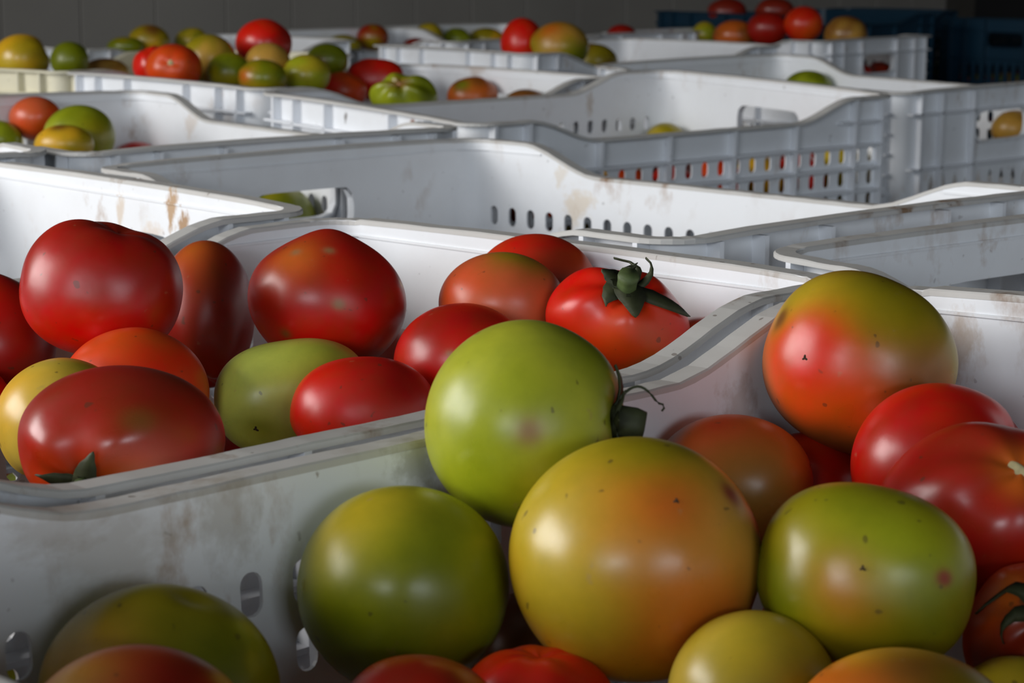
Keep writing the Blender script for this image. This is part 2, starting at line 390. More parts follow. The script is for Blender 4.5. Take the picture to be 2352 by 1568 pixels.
def rim_path():
    pts = []
    for k in range(0, 61):
        x = -(HL - RC) + 2 * (HL - RC) * k / 60; pts.append((x, -HW, 0, -1, top_long(x)))
    for sx, sy, a0 in ((1, -1, -PI / 2), (1, 1, 0), (-1, 1, PI / 2), (-1, -1, PI)):
        for i in range(1, 9):
            a = a0 + PI / 2 * i / 8 - (0)
            pts.append((sx * (HL - RC) + RC * math.cos(a), sy * (HW - RC) + RC * math.sin(a), math.cos(a), math.sin(a), 0))
        if (sx, sy) == (1, -1): rng_ = [(HL, -(HW - RC) + 2 * (HW - RC) * k / 16, 1, 0, top_short(-(HW - RC) + 2 * (HW - RC) * k / 16)) for k in range(1, 17)]
        elif (sx, sy) == (1, 1): rng_ = [((HL - RC) - 2 * (HL - RC) * k / 60, HW, 0, 1, top_long((HL - RC) - 2 * (HL - RC) * k / 60)) for k in range(1, 61)]
        elif (sx, sy) == (-1, 1): rng_ = [(-HL, (HW - RC) - 2 * (HW - RC) * k / 16, -1, 0, top_short((HW - RC) - 2 * (HW - RC) * k / 16)) for k in range(1, 17)]
        else: rng_ = []
        pts += rng_
    return pts[:-1] if abs(pts[-1][0] - pts[0][0]) < 1e-6 and abs(pts[-1][1] - pts[0][1]) < 1e-6 else pts
def rim_mesh():
    m = MB(); P = rim_path(); n = len(P)
    sec = [(.0113, -.0027), (.0113, -.0007), (.0106, 0), (.0007, 0), (0, -.0007), (0, -.0027)]
    v = []
    rg = random.Random(2)
    for i, (x, y, nx, ny, z) in enumerate(P):
        j = rg.uniform(-.00022, .00022)
        for k, (d, dz) in enumerate(sec): v.append((x - nx * d, y - ny * d, z + dz + (j if k in (1, 2, 3, 4) else 0)))
    f = []
    for i in range(n):
        j = (i + 1) % n
        for k in range(6): f.append((6 * i + k, 6 * i + (k + 1) % 6, 6 * j + (k + 1) % 6, 6 * j + k))
    m.add(v, f)
    return m

def build_crate(name, mats):
    root = bpy.data.objects.new(name, None); C.objects.link(root); root.empty_display_size = .05
    body, rimm, ribm = mats
    for s in (-1, 1): long_wall(s).obj('side_wall', body, root)
    for s in (-1, 1): short_wall(s).obj('end_wall', body, root)
    for sx in (-1, 1):
        for sy in (-1, 1): corner(sx, sy).obj('corner_post', body, root, True)
    b = MB(); b.box(-HL + TO, HL - TO, -HW + TO, HW - TO, ZB, ZB + .004); b.obj('base_panel', body, root)
    rim_mesh().obj('rim', rimm, root)
    R0, R1 = .0006, TO
    def vrib(name, x=None, y=None, side=1, z0=ZB, z1=-.003):
        m = MB(); h = .0016
        if x is not None:
            ya, yb = sorted((side * (HW - R0), side * (HW - R1))); m.box(x - h, x + h, ya, yb, z0, z1)
        else:
            xa, xb = sorted((side * (HL - R0), side * (HL - R1))); m.box(xa, xb, y - h, y + h, z0, z1)
        return m.obj(name, ribm, root)
    for s in (-1, 1):
        for u in (-.243, -.205, -.123, -.041, .041, .123, .205, .243):
            if abs(u) < HL - .012: vrib('vertical_rib', x=u, side=s, z1=top_long(u) - .002)
        for v in (-.141, -.106, .106, .141): vrib('vertical_rib', y=v, side=s)
        for v in (-.052, .052): vrib('vertical_rib', y=v, side=s)
    low = MB(); h = .0011
    for s in (-1, 1):
        for k in range(11):
            z = -.0475 - .0225 * k
            m = MB() if k < 3 else low
            ya, yb = sorted((s * (HW - R0), s * (HW - R1))); m.box(-HL + .021, HL - .021, ya, yb, z - h, z + h)
            if k < 3: m.obj('horizontal_rib', ribm, root)
        # short extra rib in the raised ends
        for a in (-1, 1):
            m = MB(); xa, xb = sorted((a * (HL - .021), a * (HL - .085))); ya, yb = sorted((s * (HW - R0), s * (HW - R1)))
            m.box(xa, xb, ya, yb, -.0245 - h, -.0245 + h); m.obj('horizontal_rib', ribm, root)
        for k, z in enumerate((-.0255, -.087, -.146, -.203, -.26)):
            m = MB() if k < 3 else low
            xa, xb = sorted((s * (HL - R0), s * (HL - R1))); m.box(xa, xb, -HW + .021, HW - .021, z - h, z + h)
            if k < 3: m.obj('horizontal_rib', ribm, root)
    lo = low.obj('lower_rib_lattice', ribm, root); lo['kind'] = 'stuff'
    return root
def dup(root):
    r = root.copy(); C.objects.link(r)
    for ch in list(root.children):
        c = ch.copy(); C.objects.link(c); c.parent = r
    return r
CLAB = {
 'A': 'white plastic crate nearest the camera, filled with large green and orange tomatoes',
 'B': 'white plastic crate of mostly red tomatoes, second from the camera, directly behind the front crate',
 'C': 'white plastic crate at left with brown drip stains over its handle, behind the red tomatoes',
 'D': 'white plastic crate cut off by the right edge, scuffed rim, behind the front crate',
 'E': 'large empty-looking white plastic crate in the middle with a slotted far wall',
 'F': 'white plastic crate whose ribbed slotted side shows red and yellow tomatoes, right of centre',
 'G': 'white plastic crate at left holding an orange and a large green tomato',
 'V': 'white plastic crate at the left edge of which only a rim corner shows',
 'H': 'white plastic crate heaped with mixed tomatoes, right beside the yellowed cream crate',
 'J': 'yellowed cream plastic crate at the far left edge with a round yellow tomato in it',
 'M': 'white plastic crate at right with one green tomato by its far wall',
 'Y': 'dark blue plastic crate in the black far right corner',
 'Q': 'white plastic crate at far left back with three olive tomatoes heaped in it',
 'L': 'white plastic crate behind the tall red and olive pair of tomatoes, far middle',
 'P': 'dim white crate far right with a red tomato heap and dark handle opening',
 'N': 'white plastic crate far back whose shaded inner wall shows above the heaped crate',
 'T': 'white plastic crate in the last row with small green and yellow tomatoes along its edge',
 'U': 'dark blue plastic crate at the back below the dark red tomatoes',
 'W': 'dark blue plastic crate at the back right beside the black corner'}
MATS = {'J': (M_CREAM, M_CREAM, M_CREAM), 'U': (M_BLUE,) * 3, 'W': (M_BLUE,) * 3, 'Y': (M_BLUE,) * 3}
DEF = (M_WHITE, M_RIM, M_RIB)
proto = {}; croot = {}
def crate_matrix(k):
    x, y, a, z, tx, ty = CRATES[k]
    ca, sa_ = math.cos(a), math.sin(a)
    ex = Vector((ca, sa_, tx)).normalized(); ey = Vector((-sa_, ca, ty)); ey = (ey - ex * ey.dot(ex)).normalized(); ez = ex.cross(ey)
    M = Matrix(((ex.x, ey.x, ez.x, x), (ex.y, ey.y, ez.y, y), (ex.z, ey.z, ez.z, RIM + z), (0, 0, 0, 1)))
    return M
for k in CRATES:
    mats = MATS.get(k, DEF); key = mats[0].name
    if key not in proto: proto[key] = build_crate('produce_crate', mats); r = proto[key]
    else: r = dup(proto[key])
    M = crate_matrix(k)
    # the Empty sits at the crate's base; parts are built from the rim downwards
    r.rotation_euler = M.to_euler()
    r.location = M.translation
    croot[k] = r
    tag(r, CLAB[k], 'crate', 'produce crates standing in rows')
# move every crate's origin to its base without moving the geometry
done = set()
for k, r in croot.items():
    for ch in r.children:
        if ch.data.name not in done:
            done.add(ch.data.name); ch.data.transform(Matrix.Translation((0, 0, RIM)))
    r.location = crate_matrix(k) @ Vector((0, 0, -RIM))

# ------------------------------------------------------------------ tomatoes
def ray(px, py):
    u = (px - 1176) / F_PX; v = (784 - py) / F_PX
    return (CR_ * u + CU_ * v - CB_)            # depth 1 along the view axis
def disc(ox, oy):
    """unit direction of a spot seen at (ox,oy) on the tomato's disc, oy up"""
    r2 = min(.98, ox * ox + oy * oy); s = math.sqrt(r2 / max(1e-9, ox * ox + oy * oy)) if ox * ox + oy * oy > .98 else 1
    return (CR_ * (ox * s) + CU_ * (oy * s) + CB_ * math.sqrt(1 - r2)).normalized()
COL = dict(RED=(208, 10, 3), DRED=(154, 14, 8), BRED=(140, 32, 14), ORG=(212, 70, 14), OR2=(196, 92, 26), GRN=(150, 158, 24), DGR=(112, 120, 8),
           OLV=(146, 130, 12), YOL=(182, 156, 34), YEL=(214, 160, 28), OCH=(186, 140, 58), PNK=(196, 84, 48), BRN=(120, 70, 26), PGR=(172, 173, 50), CHE=(130, 30, 16), TAN=(150, 110, 70), PAL=(206, 176, 70), LGR=(200, 208, 92))
COLL = {k: np.array(lin(v)[:3]) for k, v in COL.items()}
def uv_dirs(nu, nv):
    d = [(0, 0, 1)]
    for j in range(1, nv):
        t = PI * j / nv
        for i in range(nu):
            p = 2 * PI * i / nu; d.append((math.sin(t) * math.cos(p), math.sin(t) * math.sin(p), math.cos(t)))
    d.append((0, 0, -1))
    f = [(0, 1 + i, 1 + (i + 1) % nu) for i in range(nu)]
    for j in range(nv - 2):
        a = 1 + j * nu
        for i in range(nu): f.append((a + i, a + nu + i, a + nu + (i + 1) % nu, a + (i + 1) % nu))
    a = 1 + (nv - 2) * nu; z = len(d) - 1
    f += [(a + (i + 1) % nu, a + i, z) for i in range(nu)]
    return np.array(d), f
GRID = {r: uv_dirs(*r) for r in ((128, 88), (64, 44), (40, 26), (20, 12))}
def frame_from(axis):
    z = axis.normalized(); t = Vector((0, 0, 1)) if abs(z.z) < .9 else Vector((1, 0, 0))
    x = t.cross(z).normalized(); y = z.cross(x)
    return np.array([[x.x, x.y, x.z], [y.x, y.y, y.z], [z.x, z.y, z.z]])
def soft_noise(D, seed, freq):
    r = np.random.RandomState(seed); out = np.zeros(len(D))
    for _ in range(7):
        k = r.normal(size=3); k *= freq * r.uniform(.6, 1.3) / np.linalg.norm(k); out += np.cos(D @ k + r.uniform(0, 6.28))
    return out / 7 ** .5 / .75
def tomato_mesh(name, rx, ry, rz, rot, axis, res, seed, base, patches=(), bumps=(), lobes=(5, .02), dimple=.14, lump=.012, boxy=0):
    G, f = GRID[res]
    A = frame_from(axis)
    D = G @ A                                  # unit directions in world space; grid pole = stem end
    th = np.arccos(np.clip(G[:, 2], -1, 1)); ph = np.arctan2(G[:, 1], G[:, 0])
    rs = np.random.RandomState(seed)
    r = 1 - dimple * np.exp(-(th / .26) ** 2) + .02 * np.exp(-((th - .6) / .3) ** 2)
    r = r - .010 * np.exp(-((PI - th) / .22) ** 2)
    r = r + lobes[1] * np.cos(lobes[0] * ph + rs.uniform(0, 6.28)) * np.exp(-((th - .7) / .6) ** 2)
    r = r + lump * soft_noise(D, seed, 2.2) + lump * .3 * soft_noise(D, seed + 9, 5)
    Rt = np.array(CR_); Up = np.array(CU_); Bk = np.array(CB_)
    a = math.radians(rot); X = Rt * math.cos(a) + Up * math.sin(a); Y = -Rt * math.sin(a) + Up * math.cos(a)
    for (ox, oy, wd, am) in bumps:
        b = np.array(disc(ox, oy)); ang = np.arccos(np.clip(D @ b, -1, 1)); r = r + am * np.exp(-(ang / wd) ** 2)
    dx, dy, dz = D @ X, D @ Y, D @ Bk
    if boxy:
        p = 2 + boxy; r = r * (np.abs(dx) ** p + np.abs(dy) ** p + np.abs(dz) ** p) ** (-1 / p)
    V = (np.outer(dx * rx, X) + np.outer(dy * ry, Y) + np.outer(dz * rz, Bk)) * r[:, None]
    # ripening pattern
    c = np.tile(COLL[base[0]], (len(D), 1))
    nz = soft_noise(D, seed + 3, 3.0) * .5 + soft_noise(D, seed + 5, 8.0) * .2
    if len(base) > 1:
        m = 1 / (1 + np.exp(-(nz - .25) * 4)); c = c * (1 - m[:, None]) + COLL[base[1]] * m[:, None]
    for (ox, oy, rad, soft, cn) in patches:
        b = np.array(disc(ox, oy)) if abs(ox) <= 1 else -np.array(disc(ox - 2, oy)); ang = np.arccos(np.clip(D @ b, -1, 1))
        m = 1 / (1 + np.exp((ang - rad + nz * .35 * rad) / soft)); c = c * (1 - m[:, None]) + COLL[cn] * m[:, None]
    me = bpy.data.meshes.new(name); me.from_pydata(V.tolist(), [], f)
    at = me.color_attributes.new('ripeness', 'FLOAT_COLOR', 'POINT')
    at.data.foreach_set('color', np.concatenate([c, np.ones((len(c), 1))], 1).astype(np.float32).ravel())
    me.materials.append(M_SKIN); me.shade_smooth()
    def surf(d):
        d = np.array(d) / np.linalg.norm(d); i = int(np.argmax(D @ d)); return Vector(V[i])
    return me, surf
def sepal(parent, surf, axis, az, length, width, lift=.2, curl=0, name='sepal', mat=None, bend=0):
    """a pointed leaf strip leaving the stem end along azimuth az, hugging the shoulder and then lifting off"""
    z = axis.normalized(); X = CR_ - z * CR_.dot(z)
    if X.length < .2: X = CU_ - z * CU_.dot(z)
    X.normalize(); Y = z.cross(X); n = 10; v = []
    o = surf(z); R = surf(X * 1.0 + z * .6).length
    for i in range(n + 1):
        t = i / n; ang = t * length / R; az_ = az + bend * t * t
        d = X * math.cos(az_) + Y * math.sin(az_); sd = z.cross(d)
        dirn = (z * math.cos(ang) + d * math.sin(ang)).normalized()
        p = surf(dirn) if ang > .12 else o + dirn * .0004
        p = p + dirn * (.0008 + lift * length * t * t) + d * (-curl * length * t ** 3) + dirn * (curl * length * t ** 2 * .5)
        w_ = width * math.sin(PI * min(1, .18 + .82 * t) ** .8) * .5 + .0002
        v += [p - sd * w_ + dirn * w_ * .35, p - dirn * .0006, p + sd * w_ + dirn * w_ * .35, p + dirn * .0005]
    f = []
    for i in range(n):
        a = 4 * i
        for k in range(4): f.append((a + k, a + (k + 1) % 4, a + 4 + (k + 1) % 4, a + 4 + k))
    f += [(0, 3, 2, 1), (4 * n, 4 * n + 1, 4 * n + 2, 4 * n + 3)]
    return mesh_obj(name, v, f, mat or M_SEPAL, parent, True)
def tube(name, pts, rad, mat, parent, n=10, ridges=0):
    v = []; f = []
    for i, p in enumerate(pts):
        t = (pts[min(i + 1, len(pts) - 1)] - pts[max(i - 1, 0)]).normalized()
        a = t.orthogonal().normalized(); b = t.cross(a)
        for k in range(n):
            q = 2 * PI * k / n; rr = rad[i] * (1 + ridges * math.cos(5 * q)); v.append(p + a * rr * math.cos(q) + b * rr * math.sin(q))
    for i in range(len(pts) - 1):
        for k in range(n): f.append((i * n + k, i * n + (k + 1) % n, (i + 1) * n + (k + 1) % n, (i + 1) * n + k))
    f.append(tuple(range(n))[::-1]); f.append(tuple((len(pts) - 1) * n + k for k in range(n)))
    return mesh_obj(name, v, f, mat, parent, True)
def scar(parent, surf, d, rad, mat=None, spikes=0, h=.0005, name='blossom_scar', stretch=1, ang0=0):
    d = Vector(d).normalized(); o = surf(d); x = d.orthogonal().normalized(); x = (CR_ - d * CR_.dot(d)).normalized(); y = d.cross(x); n = 18
    v = [o + d * h * 1.4]; 
    for ring, rr in ((0, .5), (1, 1)):
        for k in range(n):
            a = 2 * PI * k / n; s = rr * rad * (1 + (.55 * math.cos(spikes * a) if spikes else 0.18 * math.sin(3 * a + 1)))
            u, w_ = math.cos(a) * s * stretch, math.sin(a) * s; u, w_ = u * math.cos(ang0) - w_ * math.sin(ang0), u * math.sin(ang0) + w_ * math.cos(ang0)
            dd = (d * o.length + x * u + y * w_).normalized(); v.append(surf_lin(surf, dd, o, d, x, y, u, w_) + d * (h * (.9 if ring == 0 else -.3)))
    f = [(0, 1 + k, 1 + (k + 1) % n) for k in range(n)] + [(1 + k, 1 + n + k, 1 + n + (k + 1) % n, 1 + (k + 1) % n) for k in range(n)]
    return mesh_obj(name, v, f, mat or M_SCAR, parent, True)
def surf_lin(surf, dd, o, d, x, y, u, w_):
    R = o.length; return o + x * u + y * w_ - d * (u * u + w_ * w_) / (2 * R)

TROWS = '''A1 A 1455 1280 292 281 0 0.6391
A2 A 930 1348 246 234 0 0.6539
A3 A 1206 972 230 238 -20 0.6847
A4 A 1986 1322 250 205 -12 0.6240
A5 A 1973 832 214 204 -25 0.7977
A6 A 2150 1072 195 192 0 0.7518
A6b A 2205 1070 155 158 0 0.8215
A7 A 2270 1190 262 216 0 0.6914
A8 A 1680 1108 190 157 0 0.7695
A9 A 1848 1135 145 142 0 0.8072
A10 A 2395 1475 180 190 0 0.6470
A11 A 1728 1600 197 196 0 0.6035
A12 A 2080 1685 260 195 -5 0.5722
A13 A 2330 1680 175 172 0 0.6108
A14 A 370 1592 274 250 0 0.5913
A15 A 310 1695 265 215 0 0.5346
A16 A 960 1700 212 192 0 0.5911
A17 A 1230 1635 190 150 0 0.6207
A18 A 1240 1500 150 150 0 0.7192
B1 B 236 667 182 153 -10 0.9224
B2 B 472 722 112 170 0 1.0541
B3 B -25 790 152 160 0 0.9634
B4 B 308 903 170 149 0 0.8883
B5 B 143 968 150 145 0 0.8399
B6 B 278 1010 238 172 0 0.7258
B7 B 668 908 172 130 8 0.9156
B8 B 835 944 165 126 0 0.8758
B9 B 752 690 183 154 -10 0.9561
B10 B 1062 832 158 135 0 0.9125
B11 B 1152 697 144 119 0 0.9540
B12 B 1228 662 143 125 0 1.0031
B13 B 1419 738 168 122 -12 0.9316
B14 B 1600 805 88 78 0 0.9492
B15 B 560 1110 140 126 0 1.0861
B16 B 905 845 95 92 0 1.0940
B17 B -70 945 108 100 0 0.9237
GH G 645 500 80 70 0 1.8517
G1 G 82 272 60 50 0 1.9957
G2 G 182 312 82 72 0 1.9473
G3 G 148 332 68 46 0 1.8975
G4 G -5 322 55 47 0 1.9764
G5 G 312 367 55 42 0 2.0600
J1 J 50 136 63 57 0 2.4504
J2 J 160 138 44 42 0 2.7849
J3 J 243 165 54 31 0 2.8429
Q1 Q 342 94 48 37 0 3.4264
Q2 Q 288 108 42 23 0 3.3904
Q3 Q 440 97 40 33 0 3.4904
H1 H 398 157 66 55 0 2.3213
H1b H 352 152 47 46 0 2.3617
H2 H 480 137 62 58 0 2.4069
H3 H 525 165 50 45 0 2.3677
H4 H 605 101 65 56 0 2.4586
H5 H 615 145 52 47 0 2.4139
H6 H 603 180 57 43 0 2.3485
H7 H 703 172 56 47 0 2.3990
H8 H 752 138 48 39 0 2.5405
H9 H 862 183 67 47 0 2.5900
H10 H 785 210 57 44 0 2.5232
H11 H 928 222 78 52 0 2.3057
H12 H 1085 222 58 45 0 2.5713
H13 H 1210 232 48 27 0 2.5179
H14 H 530 226 54 44 0 2.4425
L1 L 1200 100 50 58 0 2.9951
L2 L 1284 107 67 57 0 2.9498
L3 L 1145 155 48 36 0 3.2341
L4 L 1365 141 54 39 0 3.1997
T1 N 856 86 37 31 0 3.7813
T2 N 788 106 42 26 0 3.7385
T3 T 985 83 33 31 0 4.0088
T4 T 1048 92 34 27 0 4.0606
T5 T 1117 92 42 28 0 4.1111
T6 T 1428 82 34 26 0 3.9187
T7 N 955 115 32 28 0 3.7901
M1 M 1855 201 56 39 0 2.8396
M2 M 2332 297 56 44 0 2.5730
F1 F 1530 330 50 48 0 2.3230
P1 P 1618 79 28 29 0 4.1886
P2 P 1688 83 50 36 0 3.8317
P3 P 1763 66 48 38 0 3.7980
P4 P 1845 56 45 41 0 3.7776
P5 P 1943 79 49 42 0 3.7625
P6 P 1550 100 36 30 0 4.1259
U1 U 1670 28 45 32 0 4.3688
U2 U 1780 25 45 30 0 4.2881'''
# look of each tomato: base colours, patches (disc x, disc y, radius, softness, colour), pole, extras, label
S = {}
def look(k, label, base, patches=(), pole=None, **kw): S[k] = dict(label=label, base=base, patches=patches, pole=pole, **kw)
look('A1', 'very large yellow-orange tomato in the front crate with a red blush around its blossom point', ('YOL', 'YEL'),
     [(.30, .50, .34, .13, 'ORG'), (.78, .2, .5, .18, 'OCH'), (.40, -.5, .6, .2, 'OR2'), (.1, .93, .3, .12, 'OLV'), (-.6, -.4, .4, .15, 'YOL'), (.72, .55, .09, .03, 'CHE')], ('b', .28, .53), scar=('b', .0008, 'brown'))
look('A2', 'big all-green tomato resting against the front crate wall, left of the largest tomato', ('GRN', 'DGR'),
     [(-.4, .75, .5, .2, 'YOL'), (.5, .2, .6, .2, 'DGR')], ('s', .2, -.9), bumps=[(-.1, .95, .5, .01)])
look('A3', 'light green tomato with a dark stem on its right, perched on the front heap', ('PGR', 'GRN'),
     [(-.3, -.7, .8, .2, 'GRN'), (.93, .3, .16, .05, 'OR2'), (.8, .6, .45, .15, 'DGR'), (.03, -.03, .14, .04, 'TAN')], ('s', .97, .02), stem='A3')
look('A4', 'squat olive green tomato with an orange flush at its blossom point, right of the largest', ('OLV', 'DGR'),
     [(-.15, .05, .35, .12, 'OR2'), (.45, -.1, .5, .2, 'DGR'), (.1, .5, .4, .2, 'GRN'), (.55, .1, .07, .02, 'CHE')], ('b', -.16, .19), scar=('b', .0008, 'brown'), boxy=.35)
look('A5', 'tall half-ripe tomato leaning at the front crate corner, red below and green-brown on top', ('OR2', 'BRN'),
     [(-.55, -.1, .75, .12, 'ORG'), (.2, .75, .8, .15, 'OLV'), (-.6, .75, .4, .1, 'YOL'), (.85, .45, .5, .15, 'OLV'), (-.6, .12, .38, .12, 'RED'), (-.85, .45, .10, .03, 'BRN'), (.95, .05, .25, .06, 'YOL')], ('b', -.66, .04), scar=('b', .0010, 'brown'), boxy=.25)
look('A6', 'glossy deep red tomato below the tall half-ripe one at right', ('RED', 'DRED'), [], ('s', .9, .2), lobes=(4, .03))
look('A6b', 'deep red tomato showing as a sliver behind the glossy red one at right', ('DRED',), [], None)
look('A7', 'dusty dark red tomato at the right edge with a tan crack near its top', ('DRED', 'RED'), [(.1, .7, .5, .2, 'BRED'), (.2, .55, .28, .06, 'OR2')], ('s', .15, .62), scar=('s', .0030, 'pale'), dimple=.10, lobes=(5, .03))
look('A8', 'rusty orange tomato behind the largest one in the front crate', ('OR2', 'BRN'), [(-.2, .85, .4, .2, 'BRED'), (-.85, -.2, .25, .08, 'DGR'), (.2, -.2, .5, .2, 'OCH')], None)
look('A9', 'red tomato peeking out between the rusty orange and the tall half-ripe one', ('RED', 'DRED'), [(-.5, .6, .4, .2, 'ORG')], None)
look('A10', 'orange-red tomato with dark dried calyx cut off by the right edge', ('ORG', 'BRED'), [(-.6, .6, .3, .1, 'OR2')], ('s', -.22, .42), stem='A10', lobes=(6, .05), dimple=.06)
look('A11', 'small pale yellow tomato at the bottom of the frame, right of centre', ('PAL', 'YOL'), [(.7, .4, .5, .2, 'OLV')], ('s', .2, -.95))
look('A12', 'amber and brown tomato at the bottom right of the frame', ('YEL', 'OR2'), [(.1, .85, .5, .15, 'BRN'), (.7, .6, .4, .15, 'OLV')], None)
look('A13', 'olive tomato at the bottom right corner behind the amber one', ('YOL', 'OLV'), [], None)
look('A14', 'green and yellow two-lobed tomato at the lower left of the front crate', ('OLV', 'DGR'), [(-.6, .35, .45, .15, 'YEL'), (.7, .3, .5, .2, 'DGR')], ('s', .1, -.9), bumps=[(.3, .93, .2, -.06), (.3, .7, .25, -.03), (-.05, .97, .35, .03)], lobes=(4, .01))
look('A15', 'orange-red tomato at the very bottom left of the frame', ('OR2', 'BRED'), [(-.5, .7, .5, .2, 'OCH'), (.4, .7, .5, .2, 'DRED')], None)
look('A16', 'dark crimson tomato at the bottom edge below the big green one', ('DRED', 'RED'), [(.4, .8, .4, .2, 'BRED')], None)
look('A17', 'bright orange-red tomato at the bottom edge, left of the largest', ('RED', 'ORG'), [], None)
look('A18', 'shaded red-brown tomato in the gap between the big green and the largest tomato', ('BRED', 'BRN'), [], None)
look('B1', 'large glossy red tomato with a dented top at the left of the red crate', ('RED', 'DRED'), [(.2, .9, .3, .15, 'DRED'), (.75, .2, .5, .2, 'DRED'), (.1, -.65, .5, .2, 'RED')], ('s', .28, .93), bumps=[(.3, .92, .22, -.01), (-.25, .9, .4, .02)], boxy=.3, dimple=.10)
look('B2', 'tall red-brown tomato standing behind the large glossy red one', ('BRED', 'DRED'), [(-.2, .85, .45, .2, 'OR2')], ('s', 0, -.97), lump=.006)
look('B3', 'dark red tomato cut off by the left edge beside the large glossy red one', ('DRED',), [(.3, .7, .4, .2, 'RED')], None)
look('B4', 'bright scarlet tomato below the large glossy red one', ('RED', 'ORG'), [(-.3, .8, .5, .2, 'ORG')], ('s', -.2, -.95), bumps=[(-.35, .85, .2, -.025), (.2, .95, .3, .02)])
look('B5', 'golden yellow tomato at the left edge of the red crate', ('YEL', 'PAL'), [(.4, .9, .4, .2, 'OLV')], ('s', -.2, -.95))
look('B6', 'big dusty brick-red tomato with green sepals at the front left rim', ('BRED', 'DRED'), [(-.5, -.3, .6, .2, 'DRED'), (.2, -.6, .35, .15, 'OR2'), (.32, .28, .14, .05, 'BRN'), (-.35, -.8, .5, .2, 'ORG')], ('s', -.22, -.52), stem='B6', dimple=.05, lobes=(5, .03))
look('B7', 'pale green boxy tomato with a dimpled blossom end among the red ones', ('LGR', 'LGR'), [(-.3, -.55, .2, .08, 'PGR'), (.5, .6, .5, .2, 'PGR')], ('b', -.36, -.52), scar=('b', .0012, 'brown'), boxy=.5, bumps=[(-.36, -.52, .22, -.07), (-.7, -.2, .35, .02)])
look('B8', 'bright red tomato at the front rim, right of the pale green one', ('RED', 'RED'), [(.5, .5, .6, .2, 'DRED')], None, boxy=.2)
look('B9', 'large scabbed red tomato with a humped top in the middle of the red crate', ('DRED', 'RED'), [(-.35, .6, .3, .12, 'OR2'), (.22, -.07, .085, .02, 'TAN'), (.1, .72, .06, .02, 'TAN'), (-.32, .68, .05, .02, 'TAN'), (-.45, -.5, .07, .02, 'BRN'), (.95, .28, .05, .01, 'YEL')], ('s', 0, -.95), bumps=[(.08, .98, .30, .085), (-.55, .8, .3, -.035), (.75, .6, .3, -.015), (.7,-.3,.5,.02)], lump=.008)
look('B10', 'scratched red tomato partly behind the light green one', ('RED', 'DRED'), [(-.15, .15, .05, .02, 'TAN'), (.0, -.05, .04, .02, 'TAN')], None)
look('B11', 'pinkish half-ripe tomato with an olive top behind the scratched red one', ('PNK', 'PNK'), [(.2, .9, .5, .15, 'OLV'), (-.6, .2, .4, .2, 'ORG'), (.3, .1, .4, .2, 'PNK')], ('b', -.05, .45))
look('B12', 'orange-red tomato furthest back in the red crate, against its white end wall', ('ORG', 'RED'), [(.3, .5, .5, .2, 'BRED')], None)
look('B13', 'vivid red tomato with a withered green stem and sepals on top', ('RED', 'RED'), [(.3, -.4, .5, .2, 'ORG'), (.4, -.75, .3, .08, 'BRN')], ('s', .12, .62), stem='B13', dimple=.09, lobes=(5, .045))
look('B14', 'small piece of red tomato at the right corner of the red crate', ('DRED', 'ORG'), [], None)
look('B15', 'dark red tomato barely showing under the pale green one at the front rim', ('BRED', 'DRED'), [], None)
look('B16', 'dark brown-red tomato in the gap right of the scabbed one', ('CHE',), [], None)
look('B17', 'red tomato barely showing at the left edge above the golden one', ('RED',), [], None)
look('GH', 'green tomato seen through the handle opening of the empty-looking crate', ('DGR', 'OLV'), [], None)
look('G1', 'orange-red tomato in the left crate behind the big green one', ('ORG', 'PNK'), [], None)
look('G2', 'big dark green tomato in the left crate next to the orange-red one', ('GRN', 'DGR'), [(.7, 0, .5, .2, 'OLV')], ('s', .1, -.5))
look('G3', 'yellow-olive tomato in front of the dark green one in the left crate', ('YEL', 'OLV'), [(-.1, .8, .25, .08, 'BRN')], None)
look('G4', 'green tomato at the left edge beside the orange-red one', ('GRN', 'DGR'), [], None)
look('G5', 'dark red tomato just showing over the rim of the left crate', ('DRED',), [], None)
look('J1', 'round mustard yellow tomato over the cream crate at the far left', ('YEL', 'OLV'), [(-.3, -.6, .6, .2, 'YOL')], None)
look('J2', 'dark green tomato right of the mustard yellow one', ('DGR',), [], None)
look('J3', 'ochre tomato lying low behind the cream crate rim', ('OCH', 'BRN'), [], None)
look('Q1', 'yellow and brown tomato against the tiled wall at far left', ('YEL', 'OLV'), [(.3, .6, .5, .1, 'BRN')], None)
look('Q2', 'dark olive tomato, lowest of three against the tiled wall at far left', ('DGR', 'OLV'), [], None)
look('Q3', 'small yellow-green tomato above the olive one on the heap, far left', ('YOL', 'DGR'), [], None)
look('H1', 'red and orange tomato with a pale stem scar at the left of the heap', ('RED', 'ORG'), [(-.15, -.1, .5, .2, 'ORG'), (.0, -.8, .5, .2, 'ORG')], ('s', .05, .1), scar=('s', .0042, 'pale'), dimple=.06)
look('H1b', 'red tomato half hidden left of the one with the pale stem scar', ('RED',), [], None)
look('H2', 'ochre-olive tomato with a pale sheen behind the scarred orange one', ('OLV', 'OCH'), [], None)
look('H3', 'olive green tomato low in the heap, left of the brown-green one', ('DGR', 'OLV'), [], None)
look('H4', 'dark red tomato on the very top of the heap', ('RED', 'DRED'), [], None)
look('H5', 'pale tan tomato directly under the dark red top one', ('OCH', 'OCH'), [], None)
look('H6', 'brown and green tomato at the rim under the pale tan one', ('OLV', 'DGR'), [(-.7, 0, .4, .15, 'OR2')], None)
look('H7', 'bright yellow-green tomato right of the brown and green one', ('YOL', 'GRN'), [], None)
look('H8', 'dark green tomato at the right shoulder of the heap', ('DGR', 'DGR'), [(-.3, -.3, .25, .1, 'BRN')], None)
look('H9', 'flat-topped bright red tomato right of the heap', ('RED', 'RED'), [], None, boxy=.5)
look('H10', 'orange-red tomato in front of the flat-topped red one', ('ORG', 'RED'), [], None)
